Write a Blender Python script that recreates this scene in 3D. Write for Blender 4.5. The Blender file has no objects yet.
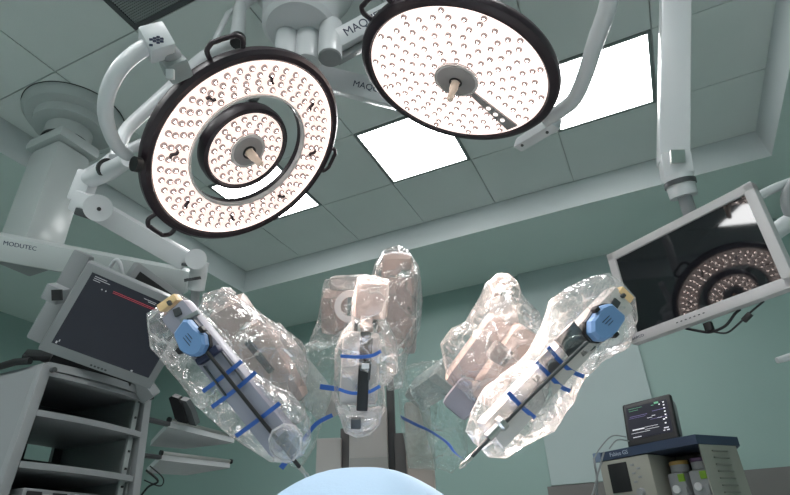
import bpy, bmesh, math, random
from mathutils import Vector as V, Matrix, noise
random.seed(7)
PI = math.pi
SC = bpy.context.scene
C = SC.collection
# ------------------------------------------------------------------ camera
CZ = 0.90
FPX = 550.87
R_ = V((0.90454673, 0.42496563, -0.03463264)); U_ = V((0.23832456, -0.43657885, 0.86752539)); F_ = V((-0.3535486, 0.79297107, 0.49618572))
cam = bpy.data.objects.new('camera', bpy.data.cameras.new('camera')); C.objects.link(cam)
M = Matrix((R_, U_, -F_)).transposed().to_4x4(); M.translation = (0, 0, CZ)
cam.matrix_world = M
cam.data.sensor_width = 36; cam.data.lens = FPX * 36 / 790; cam.data.clip_start = 0.02
SC.camera = cam
# ------------------------------------------------------------------ world, exposure
wd = bpy.data.worlds.new('world'); SC.world = wd; wd.use_nodes = True
wd.node_tree.nodes['Background'].inputs[0].default_value = (.55, .68, .70, 1)
wd.node_tree.nodes['Background'].inputs[1].default_value = 0.15
SC.view_settings.view_transform = 'Standard'; SC.view_settings.look = 'None'
SC.view_settings.gamma = 1; SC.view_settings.use_curve_mapping = False
SC.view_settings.exposure = 0.12
PANEL = 13.5      # radiance of the ceiling light panels
LAMPF = 1.15      # radiance of the surgical lamp faces
SPOT = 60.0      # focused beam of each surgical lamp (W)
SC.cycles.transparent_max_bounces = 32
SC.cycles.max_bounces = 10

# ------------------------------------------------------------------ helpers
def ray(x, y): return F_ + R_ * ((x - 395) / FPX) - U_ * ((y - 247.5) / FPX)
def W(x, y, d): return ray(x, y) * d + V((0, 0, CZ))          # point seen at (x,y), d metres along the view axis
def onz(x, y, z): r = ray(x, y); return r * ((z - CZ) / r.z) + V((0, 0, CZ))
def ony(x, y, yy): r = ray(x, y); return r * (yy / r.y) + V((0, 0, CZ))
def onplane(x, y, c, n): r = ray(x, y); o = V((0, 0, CZ)); return o + r * ((c - o).dot(n) / r.dot(n))
def basis(z, up=V((0, 0, 1))):
    z = z.normalized(); x = up.cross(z)
    if x.length < 1e-4: x = V((1, 0, 0)).cross(z)
    x.normalize(); return x, z.cross(x), z
def mat4(x, y, z, o=V((0, 0, 0))):
    m = Matrix((x, y, z)).transposed().to_4x4(); m.translation = o; return m

def nmat(name, col, rough=.5, metal=0, bump=0, bscale=40, var=0, emis=None, es=0, spec=.5, coat=0):
    m = bpy.data.materials.new(name); m.use_nodes = True; nt = m.node_tree; b = nt.nodes['Principled BSDF']
    b.inputs['Base Color'].default_value = (*col, 1); b.inputs['Roughness'].default_value = rough
    b.inputs['Metallic'].default_value = metal; b.inputs['Specular IOR Level'].default_value = spec
    b.inputs['Coat Weight'].default_value = coat
    tc = nt.nodes.new('ShaderNodeTexCoord'); nz = nt.nodes.new('ShaderNodeTexNoise')
    nz.inputs['Scale'].default_value = bscale; nt.links.new(tc.outputs['Object'], nz.inputs['Vector'])
    if bump:
        bp = nt.nodes.new('ShaderNodeBump'); bp.inputs['Strength'].default_value = bump; bp.inputs['Distance'].default_value = .002
        nt.links.new(nz.outputs['Fac'], bp.inputs['Height']); nt.links.new(bp.outputs[0], b.inputs['Normal'])
    if var:
        n2 = nt.nodes.new('ShaderNodeTexNoise'); n2.inputs['Scale'].default_value = 3; n2.inputs['Detail'].default_value = 5
        nt.links.new(tc.outputs['Object'], n2.inputs['Vector'])
        mx = nt.nodes.new('ShaderNodeMix'); mx.data_type = 'RGBA'
        mx.inputs[6].default_value = (*[c * (1 - var) for c in col], 1); mx.inputs[7].default_value = (*[min(1, c * (1 + var)) for c in col], 1)
        nt.links.new(n2.outputs['Fac'], mx.inputs[0]); nt.links.new(mx.outputs[2], b.inputs['Base Color'])
    if emis:
        b.inputs['Emission Color'].default_value = (*emis, 1); b.inputs['Emission Strength'].default_value = es
    return m
def film(name, tint=(.96, .96, .97), base=.10, crease=.55, rough=.16, haze=.5, scale=9.0):
    m = bpy.data.materials.new(name); m.use_nodes = True; nt = m.node_tree; N = nt.nodes; L = nt.links
    for n in list(N): N.remove(n)
    out = N.new('ShaderNodeOutputMaterial'); tc = N.new('ShaderNodeTexCoord')
    # creases: cell borders of a distorted voronoi plus ridged noise
    nz = N.new('ShaderNodeTexNoise'); nz.inputs['Scale'].default_value = 7; nz.inputs['Detail'].default_value = 4
    L.new(tc.outputs['Object'], nz.inputs['Vector'])
    vm = N.new('ShaderNodeVectorMath'); vm.operation = 'MULTIPLY_ADD'; vm.inputs[1].default_value = (.16, .16, .16)
    L.new(nz.outputs['Color'], vm.inputs[0]); L.new(tc.outputs['Object'], vm.inputs[2])
    def vor(sc):
        v = N.new('ShaderNodeTexVoronoi'); v.feature = 'DISTANCE_TO_EDGE'; v.inputs['Scale'].default_value = sc
        L.new(vm.outputs[0], v.inputs['Vector']); return v
    v1 = vor(scale); v2 = vor(scale * 2.7)
    def ramp(v, hi):
        r = N.new('ShaderNodeMapRange'); r.inputs[1].default_value = 0; r.inputs[2].default_value = hi
        r.inputs[3].default_value = 1; r.inputs[4].default_value = 0; L.new(v.outputs[0], r.inputs[0]); return r
    r1 = ramp(v1, .045); r2 = ramp(v2, .06)
    n3 = N.new('ShaderNodeTexNoise'); n3.inputs['Scale'].default_value = 14; n3.inputs['Detail'].default_value = 2
    L.new(tc.outputs['Object'], n3.inputs['Vector'])
    g = N.new('ShaderNodeMapRange'); g.inputs[1].default_value = .48; g.inputs[2].default_value = .66; L.new(n3.outputs['Fac'], g.inputs[0])
    mm = N.new('ShaderNodeMath'); mm.operation = 'MULTIPLY'; L.new(r1.outputs[0], mm.inputs[0]); L.new(g.outputs[0], mm.inputs[1])
    m2 = N.new('ShaderNodeMath'); m2.operation = 'MULTIPLY'; L.new(r2.outputs[0], m2.inputs[0]); m2.inputs[1].default_value = .22
    ad = N.new('ShaderNodeMath'); ad.operation = 'ADD'; L.new(mm.outputs[0], ad.inputs[0]); L.new(m2.outputs[0], ad.inputs[1])
    ma = N.new('ShaderNodeMath'); ma.operation = 'MULTIPLY_ADD'; ma.inputs[1].default_value = crease; ma.inputs[2].default_value = base
    L.new(ad.outputs[0], ma.inputs[0])
    lw = N.new('ShaderNodeLayerWeight'); lw.inputs['Blend'].default_value = .25
    m3 = N.new('ShaderNodeMath'); m3.operation = 'MULTIPLY_ADD'; m3.inputs[1].default_value = .45; m3.use_clamp = True
    L.new(lw.outputs['Facing'], m3.inputs[0]); L.new(ma.outputs[0], m3.inputs[2])
    # bump
    hs = N.new('ShaderNodeMath'); hs.operation = 'MINIMUM'; L.new(v1.outputs[0], hs.inputs[0]); hs.inputs[1].default_value = .3
    h2 = N.new('ShaderNodeMath'); h2.operation = 'MULTIPLY_ADD'; L.new(v2.outputs[0], h2.inputs[0]); h2.inputs[1].default_value = .5; L.new(hs.outputs[0], h2.inputs[2])
    bp = N.new('ShaderNodeBump'); bp.inputs['Strength'].default_value = .9; bp.inputs['Distance'].default_value = .03; L.new(h2.outputs[0], bp.inputs['Height'])
    tr = N.new('ShaderNodeBsdfTransparent'); tr.inputs[0].default_value = (*tint, 1)
    gl = N.new('ShaderNodeBsdfAnisotropic'); gl.inputs['Roughness'].default_value = rough; gl.inputs['Color'].default_value = (1, 1, 1, 1); L.new(bp.outputs[0], gl.inputs['Normal'])
    tl = N.new('ShaderNodeBsdfTranslucent'); tl.inputs[0].default_value = (.9, .9, .9, 1); L.new(bp.outputs[0], tl.inputs['Normal'])
    df = N.new('ShaderNodeBsdfDiffuse'); df.inputs[0].default_value = (.9, .9, .9, 1); L.new(bp.outputs[0], df.inputs['Normal'])
    a = N.new('ShaderNodeMixShader'); a.inputs[0].default_value = .5; L.new(tl.outputs[0], a.inputs[1]); L.new(df.outputs[0], a.inputs[2])
    b = N.new('ShaderNodeMixShader'); b.inputs[0].default_value = haze; L.new(gl.outputs[0], b.inputs[1]); L.new(a.outputs[0], b.inputs[2])
    c = N.new('ShaderNodeMixShader'); L.new(m3.outputs[0], c.inputs[0]); L.new(tr.outputs[0], c.inputs[1]); L.new(b.outputs[0], c.inputs[2])
    L.new(c.outputs[0], out.inputs[0]); return m

class B:                                             # mesh collector -> ONE object
    def __init__(s): s.v = []; s.f = []; s.mi = []; s.cur = 0
    def add(s, vs, fs):
        k = len(s.v); s.v += [V(p) for p in vs]; s.f += [[i + k for i in f] for f in fs]; s.mi += [s.cur] * len(fs); return s
    def bm(s, bm):
        bm.verts.index_update(); return s.add([v.co.copy() for v in bm.verts], [[v.index for v in f.verts] for f in bm.faces])
    def box(s, m, sx, sy, sz, bev=0, seg=2):          # box of full size centred on matrix m
        b = bmesh.new(); bmesh.ops.create_cube(b, size=1)
        for v in b.verts: v.co = V((v.co.x * sx, v.co.y * sy, v.co.z * sz))
        if bev: bmesh.ops.bevel(b, geom=b.edges[:], offset=bev, segments=seg, affect='EDGES', profile=.6)
        for v in b.verts: v.co = m @ v.co
        s.bm(b); b.free(); return s
    def abox(s, lo, hi, bev=0):
        lo, hi = V(lo), V(hi); return s.box(Matrix.Translation((lo + hi) / 2), *(hi - lo), bev)
    def beam(s, a, b, w, t, n, bev=.006, ext=0):      # box from a to b, w wide, t thick along n
        z = (b - a).normalized(); x = n.cross(z).normalized(); y = z.cross(x)
        return s.box(mat4(x, y, z, (a + b) / 2), w, t, (b - a).length + 2 * ext, min(bev, w * .45, t * .45))
    def tube(s, pts, r, seg=14, cap=True):
        pts = [V(p) for p in pts]; n = len(pts); rr = r if isinstance(r, (list, tuple)) else [r] * n
        vs = []; fs = []; px = None
        for i, p in enumerate(pts):
            t = (pts[min(i + 1, n - 1)] - pts[max(i - 1, 0)]).normalized()
            if px is None: x = basis(t)[0]
            else:
                x = px - t * px.dot(t); x.normalize()
            px = x; y = t.cross(x)
            vs += [p + (x * math.cos(2 * PI * k / seg) + y * math.sin(2 * PI * k / seg)) * rr[i] for k in range(seg)]
        for i in range(n - 1):
            for k in range(seg):
                q = (k + 1) % seg; fs.append([i * seg + k, i * seg + q, (i + 1) * seg + q, (i + 1) * seg + k])
        if cap: fs.append(list(range(seg))[::-1]); fs.append([(n - 1) * seg + k for k in range(seg)])
        return s.add(vs, fs)
    def lathe(s, m, prof, seg=64, closed=False):
        vs = []; fs = []; n = len(prof)
        for k in range(seg):
            a = 2 * PI * k / seg
            vs += [m @ V((r * math.cos(a), r * math.sin(a), z)) for r, z in prof]
        for k in range(seg):
            q = (k + 1) % seg
            for i in range(n if closed else n - 1):
                j = (i + 1) % n; fs.append([k * n + i, k * n + j, q * n + j, q * n + i][::-1])
        return s.add(vs, fs)
    def prism(s, poly, d):                            # extrude a planar polygon by vector d
        n = len(poly); vs = [V(p) for p in poly] + [V(p) + d for p in poly]
        return s.add(vs, [list(range(n)), list(range(n, 2 * n))[::-1]] + [[i, i + n, (i + 1) % n + n, (i + 1) % n] for i in range(n)])
def spline(pts, n=8):
    pts = [V(p) for p in pts]; out = []
    for i in range(len(pts) - 1):
        p0 = pts[max(i - 1, 0)]; p1 = pts[i]; p2 = pts[i + 1]; p3 = pts[min(i + 2, len(pts) - 1)]
        for k in range(n):
            t = k / n
            out.append(.5 * (2 * p1 + (p2 - p0) * t + (2 * p0 - 5 * p1 + 4 * p2 - p3) * t * t + (3 * p1 - p0 - 3 * p2 + p3) * t ** 3))
    out.append(pts[-1]); return out
def wloc(o):
    l = V(o.location)
    while o.parent: o = o.parent; l += V(o.location)
    return l
def obj(name, b, m, parent=None, smooth=True, kind=None, label=None, ang=38):
    off = wloc(parent) if parent else V((0, 0, 0))
    me = bpy.data.meshes.new(name); me.from_pydata([v - off for v in b.v], [], b.f)
    for x in (m if isinstance(m, (list, tuple)) else [m]): me.materials.append(x)
    me.polygons.foreach_set('material_index', b.mi)
    g = bmesh.new(); g.from_mesh(me); bmesh.ops.recalc_face_normals(g, faces=g.faces); g.to_mesh(me); g.free()
    if smooth: me.polygons.foreach_set('use_smooth', [True] * len(me.polygons)); me.set_sharp_from_angle(angle=math.radians(ang))
    o = bpy.data.objects.new(name, me); C.objects.link(o)
    if parent: o.parent = parent
    if kind: o['kind'] = kind
    if label: o['label'] = label
    return o
def tag(o, label, cat, group=None):
    o['label'] = label; o['category'] = cat
    if group: o['group'] = group
    return o
def thing(name, label, cat, loc, group=None):
    o = bpy.data.objects.new(name, None); C.objects.link(o); o.location = loc; o.empty_display_size = .05
    return tag(o, label, cat, group)
def text(name, s, m, size, mt, parent, depth=.0008, sx=1.0, bold=0):
    cu = bpy.data.curves.new(name, 'FONT'); cu.body = s; cu.size = size; cu.extrude = depth; 
    cu.align_x = 'CENTER'; cu.align_y = 'CENTER'
    t = bpy.data.objects.new(name, cu); C.objects.link(t); dg = bpy.context.evaluated_depsgraph_get()
    me = bpy.data.meshes.new_from_object(t.evaluated_get(dg)); bpy.data.objects.remove(t)
    me.transform(Matrix.Diagonal((sx, 1, 1, 1))); me.transform(m)
    off = wloc(parent); me.transform(Matrix.Translation(-off)); me.materials.clear(); me.materials.append(mt)
    o = bpy.data.objects.new(name, me); C.objects.link(o); o.parent = parent; return o
def struct(name, b, m, parent=None, smooth=False):
    return obj(name, b, m, parent, smooth, kind='structure')

# ------------------------------------------------------------------ materials
mWall = nmat('wall_paint', (.29, .415, .388), .42, bump=.25, bscale=120, var=.03)
mPanelWall = nmat('wall_panel_paint', (.41, .50, .50), .42, bump=.2, bscale=120, var=.03)
mSoffit = nmat('soffit_paint', (.60, .72, .685), .5, bump=.2, bscale=90, var=.03)
mUp = nmat('tray_edge_paint', (.55, .60, .61), .5, var=.03)
mDado = nmat('dado_grey', (.16, .155, .15), .45, var=.05)
mFloor = nmat('vinyl_floor', (.60, .64, .63), .35, var=.06)
mTile = nmat('ceiling_tile', (.64, .70, .685), .6, bump=.3, bscale=200, var=.04)
mGap = nmat('tile_joint', (.46, .50, .49), .7)
mFrame = nmat('panel_frame', (.20, .235, .23), .4)
mPanel = nmat('light_diffuser', (.9, .9, .9), .4, emis=(1, 1, 1), es=PANEL)
mWhite = nmat('white_lacquer', (.60, .62, .64), .28, var=.03, coat=.2)
mWarm = nmat('warm_white_plastic', (.62, .58, .56), .35, var=.03)
mGrey = nmat('grey_plastic', (.26, .29, .29), .4, var=.04)
mLG = nmat('light_grey_plastic', (.26, .275, .285), .4, var=.04)
mDG = nmat('dark_grey_plastic', (.06, .065, .07), .4)
mBlk = nmat('black_plastic', (.010, .010, .012), .45)
mRim = nmat('dark_plum_rim', (.020, .011, .017), .38)
mSteel = nmat('brushed_steel', (.55, .55, .54), .28, metal=1, bump=.1)
mDSteel = nmat('dark_metal', (.16, .16, .17), .3, metal=1)
mPend = nmat('pendant_enamel', (.43, .47, .47), .3, var=.03, coat=.2)
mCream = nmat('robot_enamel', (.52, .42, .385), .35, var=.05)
mTape = nmat('blue_tape', (.03, .12, .45), .4, bump=.3, bscale=60)
mBlue = nmat('instrument_blue', (.16, .30, .55), .35, var=.06)
mNavy = nmat('navy_enamel', (.035, .052, .095), .4)
mCloth = nmat('blue_drape_cloth', (.42, .58, .76), .8, bump=.5, bscale=160, var=.05)
mAmber = nmat('amber_glow_plastic', (.70, .50, .26), .3, emis=(1, .7, .4), es=.08)  # faint glow set into the amber plastic for a translucent look
mInk = nmat('ink_navy', (.015, .02, .06), .5)
mScreen = nmat('dark_screen_glass', (.008, .009, .012), .04, spec=.7)
mFilm = film('clear_drape_film', base=.15, crease=1.5, haze=.42, rough=.10, scale=6)
mFilmG = film('thin_drape_film', (.88, .95, .94), base=.10, crease=.6, haze=.5, scale=9)
mFilmW = film('milky_drape_cup', (.95, .95, .96), base=.26, crease=.3, haze=.7)
mHub = nmat('lamp_hub_grey', (.30, .29, .29), .4)
mHandle = nmat('lamp_handle', (.75, .62, .52), .4)
mGlassEdge = nmat('lens_ring_clear', (.62, .60, .60), .15, coat=.5)
# lamp face: white with a slight pink
mFace = nmat('lamp_reflector', (.9, .8, .76), .4, emis=(1, .80, .74), es=LAMPF)
mFaceA = nmat('lamp_reflector_warm', (.9, .8, .76), .4, emis=(1, .79, .72), es=LAMPF * .75)
mLedRim = nmat('led_bezel', (.32, .26, .25), .25, emis=(.8, .60, .56), es=.24, coat=.6)
mLedCore = nmat('led_core', (.9, .85, .8), .2, emis=(1, .84, .76), es=LAMPF * 40)
mWin = nmat('spoke_window', (.9, .85, .8), .3, emis=(1, .9, .85), es=1.1)
mLedDark = nmat('led_dark_ring', (.25, .17, .16), .4)  # dark ring around each LED core

# ------------------------------------------------------------------ room
H = 2.4046 + CZ; HS = H - .1979; T = .6
X0 = -3.1284; Y0 = 3.5851; X1 = X0 + 6.978 * T; OFF = .031
YB = 4.52; XL = -5.4; XR = 2.2; YF = -3.0; YT = Y0 - 9 * T
b = B(); b.abox((XL, YF, -.1), (XR, YB, 0)); struct('floor', b, mFloor)
def wall(name, lo, hi):
    b = B(); b.abox(lo, hi); return struct(name, b, mWall)
wall('wall_back', (XL - .1, YB, 0), (XR + .1, YB + .1, HS))
wall('wall_left', (XL - .1, YF, 0), (XL, YB, HS))
wall('wall_right', (XR, YF, 0), (XR + .1, YB, HS))
wall('wall_front', (XL - .1, YF - .1, 0), (XR + .1, YF, HS))
# soffit ring
b = B()
for lo, hi in (((XL - .1, Y0 + OFF, HS), (XR + .1, YB + .1, HS + .02)), ((XL - .1, YF - .1, HS), (XR + .1, YT - OFF, HS + .02)),
               ((XL - .1, YT - OFF, HS), (X0 - OFF, Y0 + OFF, HS + .02)), ((X1 + OFF, YT - OFF, HS), (XR + .1, Y0 + OFF, HS + .02))): b.abox(lo, hi)
struct('ceiling', b, mSoffit)
# tray upstand
b = B(); lo = [(X0 - OFF, Y0 + OFF), (X1 + OFF, Y0 + OFF), (X1 + OFF, YT - OFF), (X0 - OFF, YT - OFF)]; hi = [(X0, Y0), (X1, Y0), (X1, YT), (X0, YT)]
for i in range(4):
    j = (i + 1) % 4
    a0, a1, c0, c1 = V((*lo[i], HS)), V((*lo[j], HS)), V((*hi[i], H)), V((*hi[j], H))
    o = V(((-1, 0)[0] * 0, 0, 0))
    n = [(0, 1), (1, 0), (0, -1), (-1, 0)][i]; n = V((*n, 0)) * .08
    b.add([a0, a1, c1, c0, a0 + n * .2 + V((0, 0, .02)), a1 + n * .2 + V((0, 0, .02)), c1 + n, c0 + n], [[0, 1, 2, 3], [4, 7, 6, 5], [0, 4, 5, 1], [3, 2, 6, 7], [0, 3, 7, 4], [1, 5, 6, 2]])
struct('trim_1', b, mUp)
# tiles
b = B(); b.abox((X0 - .1, YT - .1, H + .012), (X1 + .1, Y0 + .1, H + .03)); struct('ceiling_void', b, mGap).name = 'ceiling'
lights = {(3, 1), (5, 1), (1, 1), (1, 6), (3, 6), (5, 6), (5, 4), (0, 8), (2, 8), (4, 8), (6, 8)}  # the panels out of view are added for fill light
vents = {(2, 4)}
b = B(); g = .0035
for u in range(7):
    for v in range(9):
        if (u, v) in lights or (u, v) in vents: continue
        x = X0 + u * T; y = Y0 - v * T
        b.abox((x + g, y - T + g, H), (min(x + T, X1 + .01) - g, y - g, H + .014))
struct('ceiling', b, mTile)
def plabel(u, v):
    return {(3, 1): 'square ceiling light panel in the middle, partly under the full-disc surgical lamp',
            (5, 1): 'large bright ceiling light panel between the lamp arm and the white monitor post',
            (1, 1): 'ceiling light panel mostly hidden behind the ring-shaped surgical lamp'}.get((u, v), 'added ceiling light panel out of view for fill light, %s row %s column' % (['first','second','third','fourth','fifth','sixth','seventh','eighth','ninth'][v], ['first','second','third','fourth','fifth','sixth','seventh'][u]))
for (u, v) in sorted(lights):
    x = X0 + u * T; y = Y0 - v * T
    t = thing('ceiling_light', plabel(u, v), 'ceiling light', (x + .3, y - .3, H), 'square ceiling light panels')
    b = B(); k = .022
    for lo, hi in (((x + g, y - k), (x + T - g, y - g)), ((x + g, y - T + g), (x + T - g, y - T + k)), ((x + g, y - T + k), (x + k, y - k)), ((x + T - k, y - T + k), (x + T - g, y - k))):
        b.abox((*lo, H - .004), (*hi, H + .012))
    obj('frame', b, mFrame, t, False)
    b = B(); b.abox((x + k, y - T + k, H), (x + T - k, y - k, H + .01)); obj('diffuser', b, mPanel, t, False)
for (u, v) in vents:
    x = X0 + u * T; y = Y0 - v * T
    t = thing('ceiling_vent', 'grey fine-mesh air vent in the ceiling at the upper left', 'vent', (x + .3, y - .3, H))
    b = B(); k = .03
    for lo, hi in (((x + g, y - k), (x + T - g, y - g)), ((x + g, y - T + g), (x + T - g, y - T + k)), ((x + g, y - T + k), (x + k, y - k)), ((x + T - k, y - T + k), (x + T - g, y - k))):
        b.abox((*lo, H - .008), (*hi, H + .012))
    obj('frame', b, mDG, t, False)
    b = B()
    for i in range(44): yy = y - T + k + (T - 2 * k) * (i + .5) / 44; b.abox((x + k, yy - .0032, H - .001), (x + T - k, yy + .0032, H + .004))
    for i in range(44): xx = x + k + (T - 2 * k) * (i + .5) / 44; b.abox((xx - .0018, y - T + k, H), (xx + .0018, y - k, H + .005))
    obj('mesh_grille', b, mGrey, t, False)
    b = B(); b.abox((x + k, y - T + k, H + .008), (x + T - k, y - k, H + .011)); obj('backing', b, mDG, t, False)
# lighter flush wall panel and dado
ZD = .452 + CZ
b = B(); b.abox((-.815, YB - .03, ZD), (.014, YB - .001, HS - .001), .004); struct('trim_2', b, mPanelWall)
b = B(); b.abox((-.845, YB - .035, 0), (XR, YB - .001, ZD - .004)); struct('trim_3', b, mDado)
b = B(); b.abox((XL, YB - .02, 0), (-.846, YB - .001, ZD - .06)); struct('trim_4', b, mDado)

# ------------------------------------------------------------------ surgical lamps
def lens_mesh():
    b = B(); I = Matrix.Identity(4)
    b.cur = 0; b.lathe(I, [(.0112, 0), (.0105, .003), (.0080, .0058), (.0060, .0064)], 14)
    b.cur = 2; b.lathe(I, [(.0060, .0064), (.0028, .0056)], 14)
    b.cur = 1; b.lathe(I, [(.0028, .0056), (.002, .0072), (0.0001, .008)], 10)
    me = bpy.data.meshes.new('led_lens'); me.from_pydata(b.v, [], b.f)
    for x in (mLedRim, mLedCore, mLedDark): me.materials.append(x)
    me.polygons.foreach_set('material_index', b.mi); me.polygons.foreach_set('use_smooth', [True] * len(me.polygons)); return me, b
LENS, LB = lens_mesh()
def leds(spots, Mx, parent, nmax):
    spots = sorted(spots, key=lambda p: (Mx @ p - V((0, 0, CZ))).length)
    off = wloc(parent)
    for i, p in enumerate(spots[:nmax]):
        o = bpy.data.objects.new('led_lens', LENS); C.objects.link(o); o.parent = parent
        m = Matrix.Translation(-off) @ Mx @ Matrix.Translation(p); o.matrix_basis = m
    rest = spots[nmax:]
    if rest:
        b = B(); 
        for p in rest:
            k = len(b.v); b.v += [Mx @ (v + p) for v in LB.v]; b.f += [[i + k for i in f] for f in LB.f]; b.mi += LB.mi
        obj('led_lens', b, (mLedRim, mLedCore, mLedDark), parent, kind='stuff')
def ring_spots(spec, z, jit=0):
    out = []
    for r, n, ph in spec:
        for k in range(n):
            a = 2 * PI * (k + ph) / n; out.append(V((r * math.cos(a), r * math.sin(a), z)))
    return out
def rim_handle(Mx, parent, ang, r, half=.27, out=.04, th=.0075):
    b = B(); pts = []
    a0, a1 = ang - half, ang + half
    q = lambda a, rr, z=-.02: Mx @ V((rr * math.cos(a), rr * math.sin(a), z))
    pts = [q(a0, r - .01), q(a0, r + out * .6), q(a0 + .05, r + out)] + [q(a0 + .05 + (a1 - a0 - .1) * k / 6, r + out) for k in range(1, 6)] + [q(a1 - .05, r + out), q(a1, r + out * .6), q(a1, r - .01)]
    b.tube(spline(pts, 4), th, 10); return obj('rim_handle', b, mRim, parent)
def spot(parent, p, d, power, angle):
    l = bpy.data.lights.new('lamp_beam', 'SPOT'); l.energy = power; l.spot_size = math.radians(angle); l.spot_blend = .5; l.shadow_soft_size = .012; l.color = (1, .80, .70)
    o = bpy.data.objects.new('lamp_beam', l); C.objects.link(o); o.parent = parent
    o.matrix_basis = Matrix.Translation(p - wloc(parent)) @ mat4(*basis(-d))

# --- lamp A: ring with an inner dome
cA = W(249.9, 153.0, 1.849); nA = V((.596, .155, -.788)).normalized()
xA = (R_ - nA * R_.dot(nA)).normalized(); yA = nA.cross(xA); MA = mat4(xA, yA, nA, cA)
HUB = onz(303, -16, H)
tA = thing('surgical_lamp', 'ring-shaped surgical lamp with a smaller round dome inside its open centre', 'surgical lamp', cA)
b = B(); b.lathe(MA, [(.327, .004), (.333, .010), (.348, .010), (.360, .0), (.362, -.014), (.357, -.028), (.34, -.038), (.30, -.042), (.24, -.042), (.215, -.038), (.2055, -.030), (.205, -.012)], 120)
obj('outer_rim', b, mRim, tA)
b = B(); b.lathe(MA, [(.327, .004), (.3265, -.002), (.214, -.002)], 120); fA = obj('ring_face', b, mFaceA, tA)
b = B(); b.lathe(MA, [(.214, -.002), (.2135, .006), (.2065, .006), (.205, -.004), (.2052, -.013)], 120); obj('inner_bezel', b, mGlassEdge, tA)
b = B(); b.lathe(MA, [(.205, -.010), (.2035, -.012), (.2040, -.028), (.2055, -.028)], 120, True); obj('dark_seal', b, mRim, tA)
leds(ring_spots([(.230, 32, 0), (.2535, 38, .4), (.277, 42, .1), (.3005, 46, .6)], -.002, 0), MA, tA, 100)
for k in range(8):
    b = B(); a = 2 * PI * (k + .35) / 8
    for dr, da, ln, rt in ((0, 0, .02, .2), (.009, .022, .012, 1.3), (-.009, -.02, .012, 1.3)):
        m = MA @ Matrix.Rotation(a + da, 4, 'Z') @ Matrix.Translation((.265 + dr, 0, .004)) @ Matrix.Rotation(rt, 4, 'Z'); b.box(m, ln, .007, .010, .001, 1)
    obj('spacer_clip', b, mRim, tA)
# inner dome
MI = MA @ Matrix.Translation((0, 0, -.022))
b = B(); b.lathe(MI, [(.138, .004), (.143, .010), (.155, .006), (.160, -.01), (.158, -.035), (.14, -.055), (.09, -.07), (.0001, -.075)], 90); obj('inner_dome_rim', b, mRim, tA)
b = B(); b.lathe(MI, [(.138, .002), (.0001, .002)], 90); obj('inner_dome_face', b, mFaceA, tA)
tA2 = tA
sp = ring_spots([(.072, 10, .3), (.096, 15, 0), (.120, 20, .5)], .002)
b = B()
for p in sp:
    k = len(b.v); b.v += [MI @ (v + p) for v in LB.v]; b.f += [[i + k for i in f] for f in LB.f]; b.mi += LB.mi
obj('inner_dome_lens', b, (mLedRim, mLedCore, mLedDark), tA, kind='stuff')
def hub_handle(Mx, parent, r=.055, hr=.0125, hl=.085):
    b = B(); b.lathe(Mx, [(r + .010, .002), (r + .010, .012), (r, .012)], 48); obj('hub_trim', b, mGlassEdge, parent)
    b = B(); b.lathe(Mx, [(r, .002), (r, .014), (r - .004, .017), (.024, .018)], 48); obj('hub_disc', b, mHub, parent)
    b = B(); b.lathe(Mx, [(.024, .012), (.024, .020), (.018, .021), (.017, .012)], 32); obj('hub_socket', b, mBlk, parent)
    b = B(); b.lathe(Mx, [(.0155, .010), (.0155, .05), (.0135, .056), (.012, .06), (.0115, hl + .01), (.008, hl + .016), (.0001, hl + .018)], 24); obj('sterile_handle', b, mHandle, parent)
hub_handle(MI, tA, .054, .0125, .08)
# braces tying the inner dome to the ring (behind)
for a in (1.0, 2.45):
    b = B(); d = V((math.cos(a), math.sin(a), 0)); b.beam(MA @ (d * .12 + V((0, 0, -.085))), MA @ (d * .235 + V((0, 0, -.05))), .035, .012, nA, .004); obj('brace', b, mGrey, tA)
for px, py in ((228, 46), (334, 163), (166, 227)):
    p = MA.inverted() @ onplane(px, py, cA, nA); rim_handle(MA, tA, math.atan2(p.y, p.x), .362, .13 if px > 300 else .145)
spot(tA, cA + nA * .10, nA, SPOT * 1.6, 46)
# yoke of lamp A: box joint at the upper left of the rim, C-arc down to the side pivot
def offA(px, py, back): return onplane(px, py, cA, nA) - nA * back
pb = offA(160, 45, .03); pp = offA(137, 161, .02)
arc = spline([offA(156, 50, .03), offA(140, 56, .02), offA(120, 68, 0), offA(107, 88, -.01), offA(104, 112, -.01), offA(112, 137, 0), offA(122, 152, .01), offA(131, 159, .02)], 8)
b = B(); n_ = len(arc); b.tube(arc, [.022 - .005 * i / n_ for i in range(n_)], 18); obj('yoke', b, mWhite, tA)
ax = (offA(188, 72, .03) - pb).normalized()
b = B(); b.beam(offA(149, 51, .03), offA(174, 44, .03), .072, .07, F_, .008); jb = obj('joint_box', b, mWhite, tA)
b = B()
for k in range(3): 
    for q in range(4):
        if (k * 7 + q * 5) % 4 == 3: continue
        cpt = W(151 + q * 3.6, 42.5 - q * 1.2 + k * 2.8 - 3.0, (offA(160, 44, .03) - V((0, 0, CZ))).dot(F_) - .042)
        b.box(mat4(R_, U_, -F_, cpt), .008, .005, .004)
obj('printed_label', b, mInk, jb, False)
b = B(); b.tube([offA(168, 52, .03), offA(178, 62, .03)], .026, 20); obj('joint_collar', b, mLG, tA)
b = B(); b.beam(offA(168, 76, .02), offA(190, 66, .02), .06, .06, nA, .012); obj('rim_clamp', b, mGrey, tA)
b = B(); b.box(mat4(R_, U_, -F_, offA(167, 71, -.02)), .022, .028, .012, .003); obj('release_tab', b, mWhite, tA)
b = B(); b.tube([offA(130.5, 160, -.02), offA(137, 161.5, -.02)], .022, 20); obj('pivot_knob', b, mBlk, tA)
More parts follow.
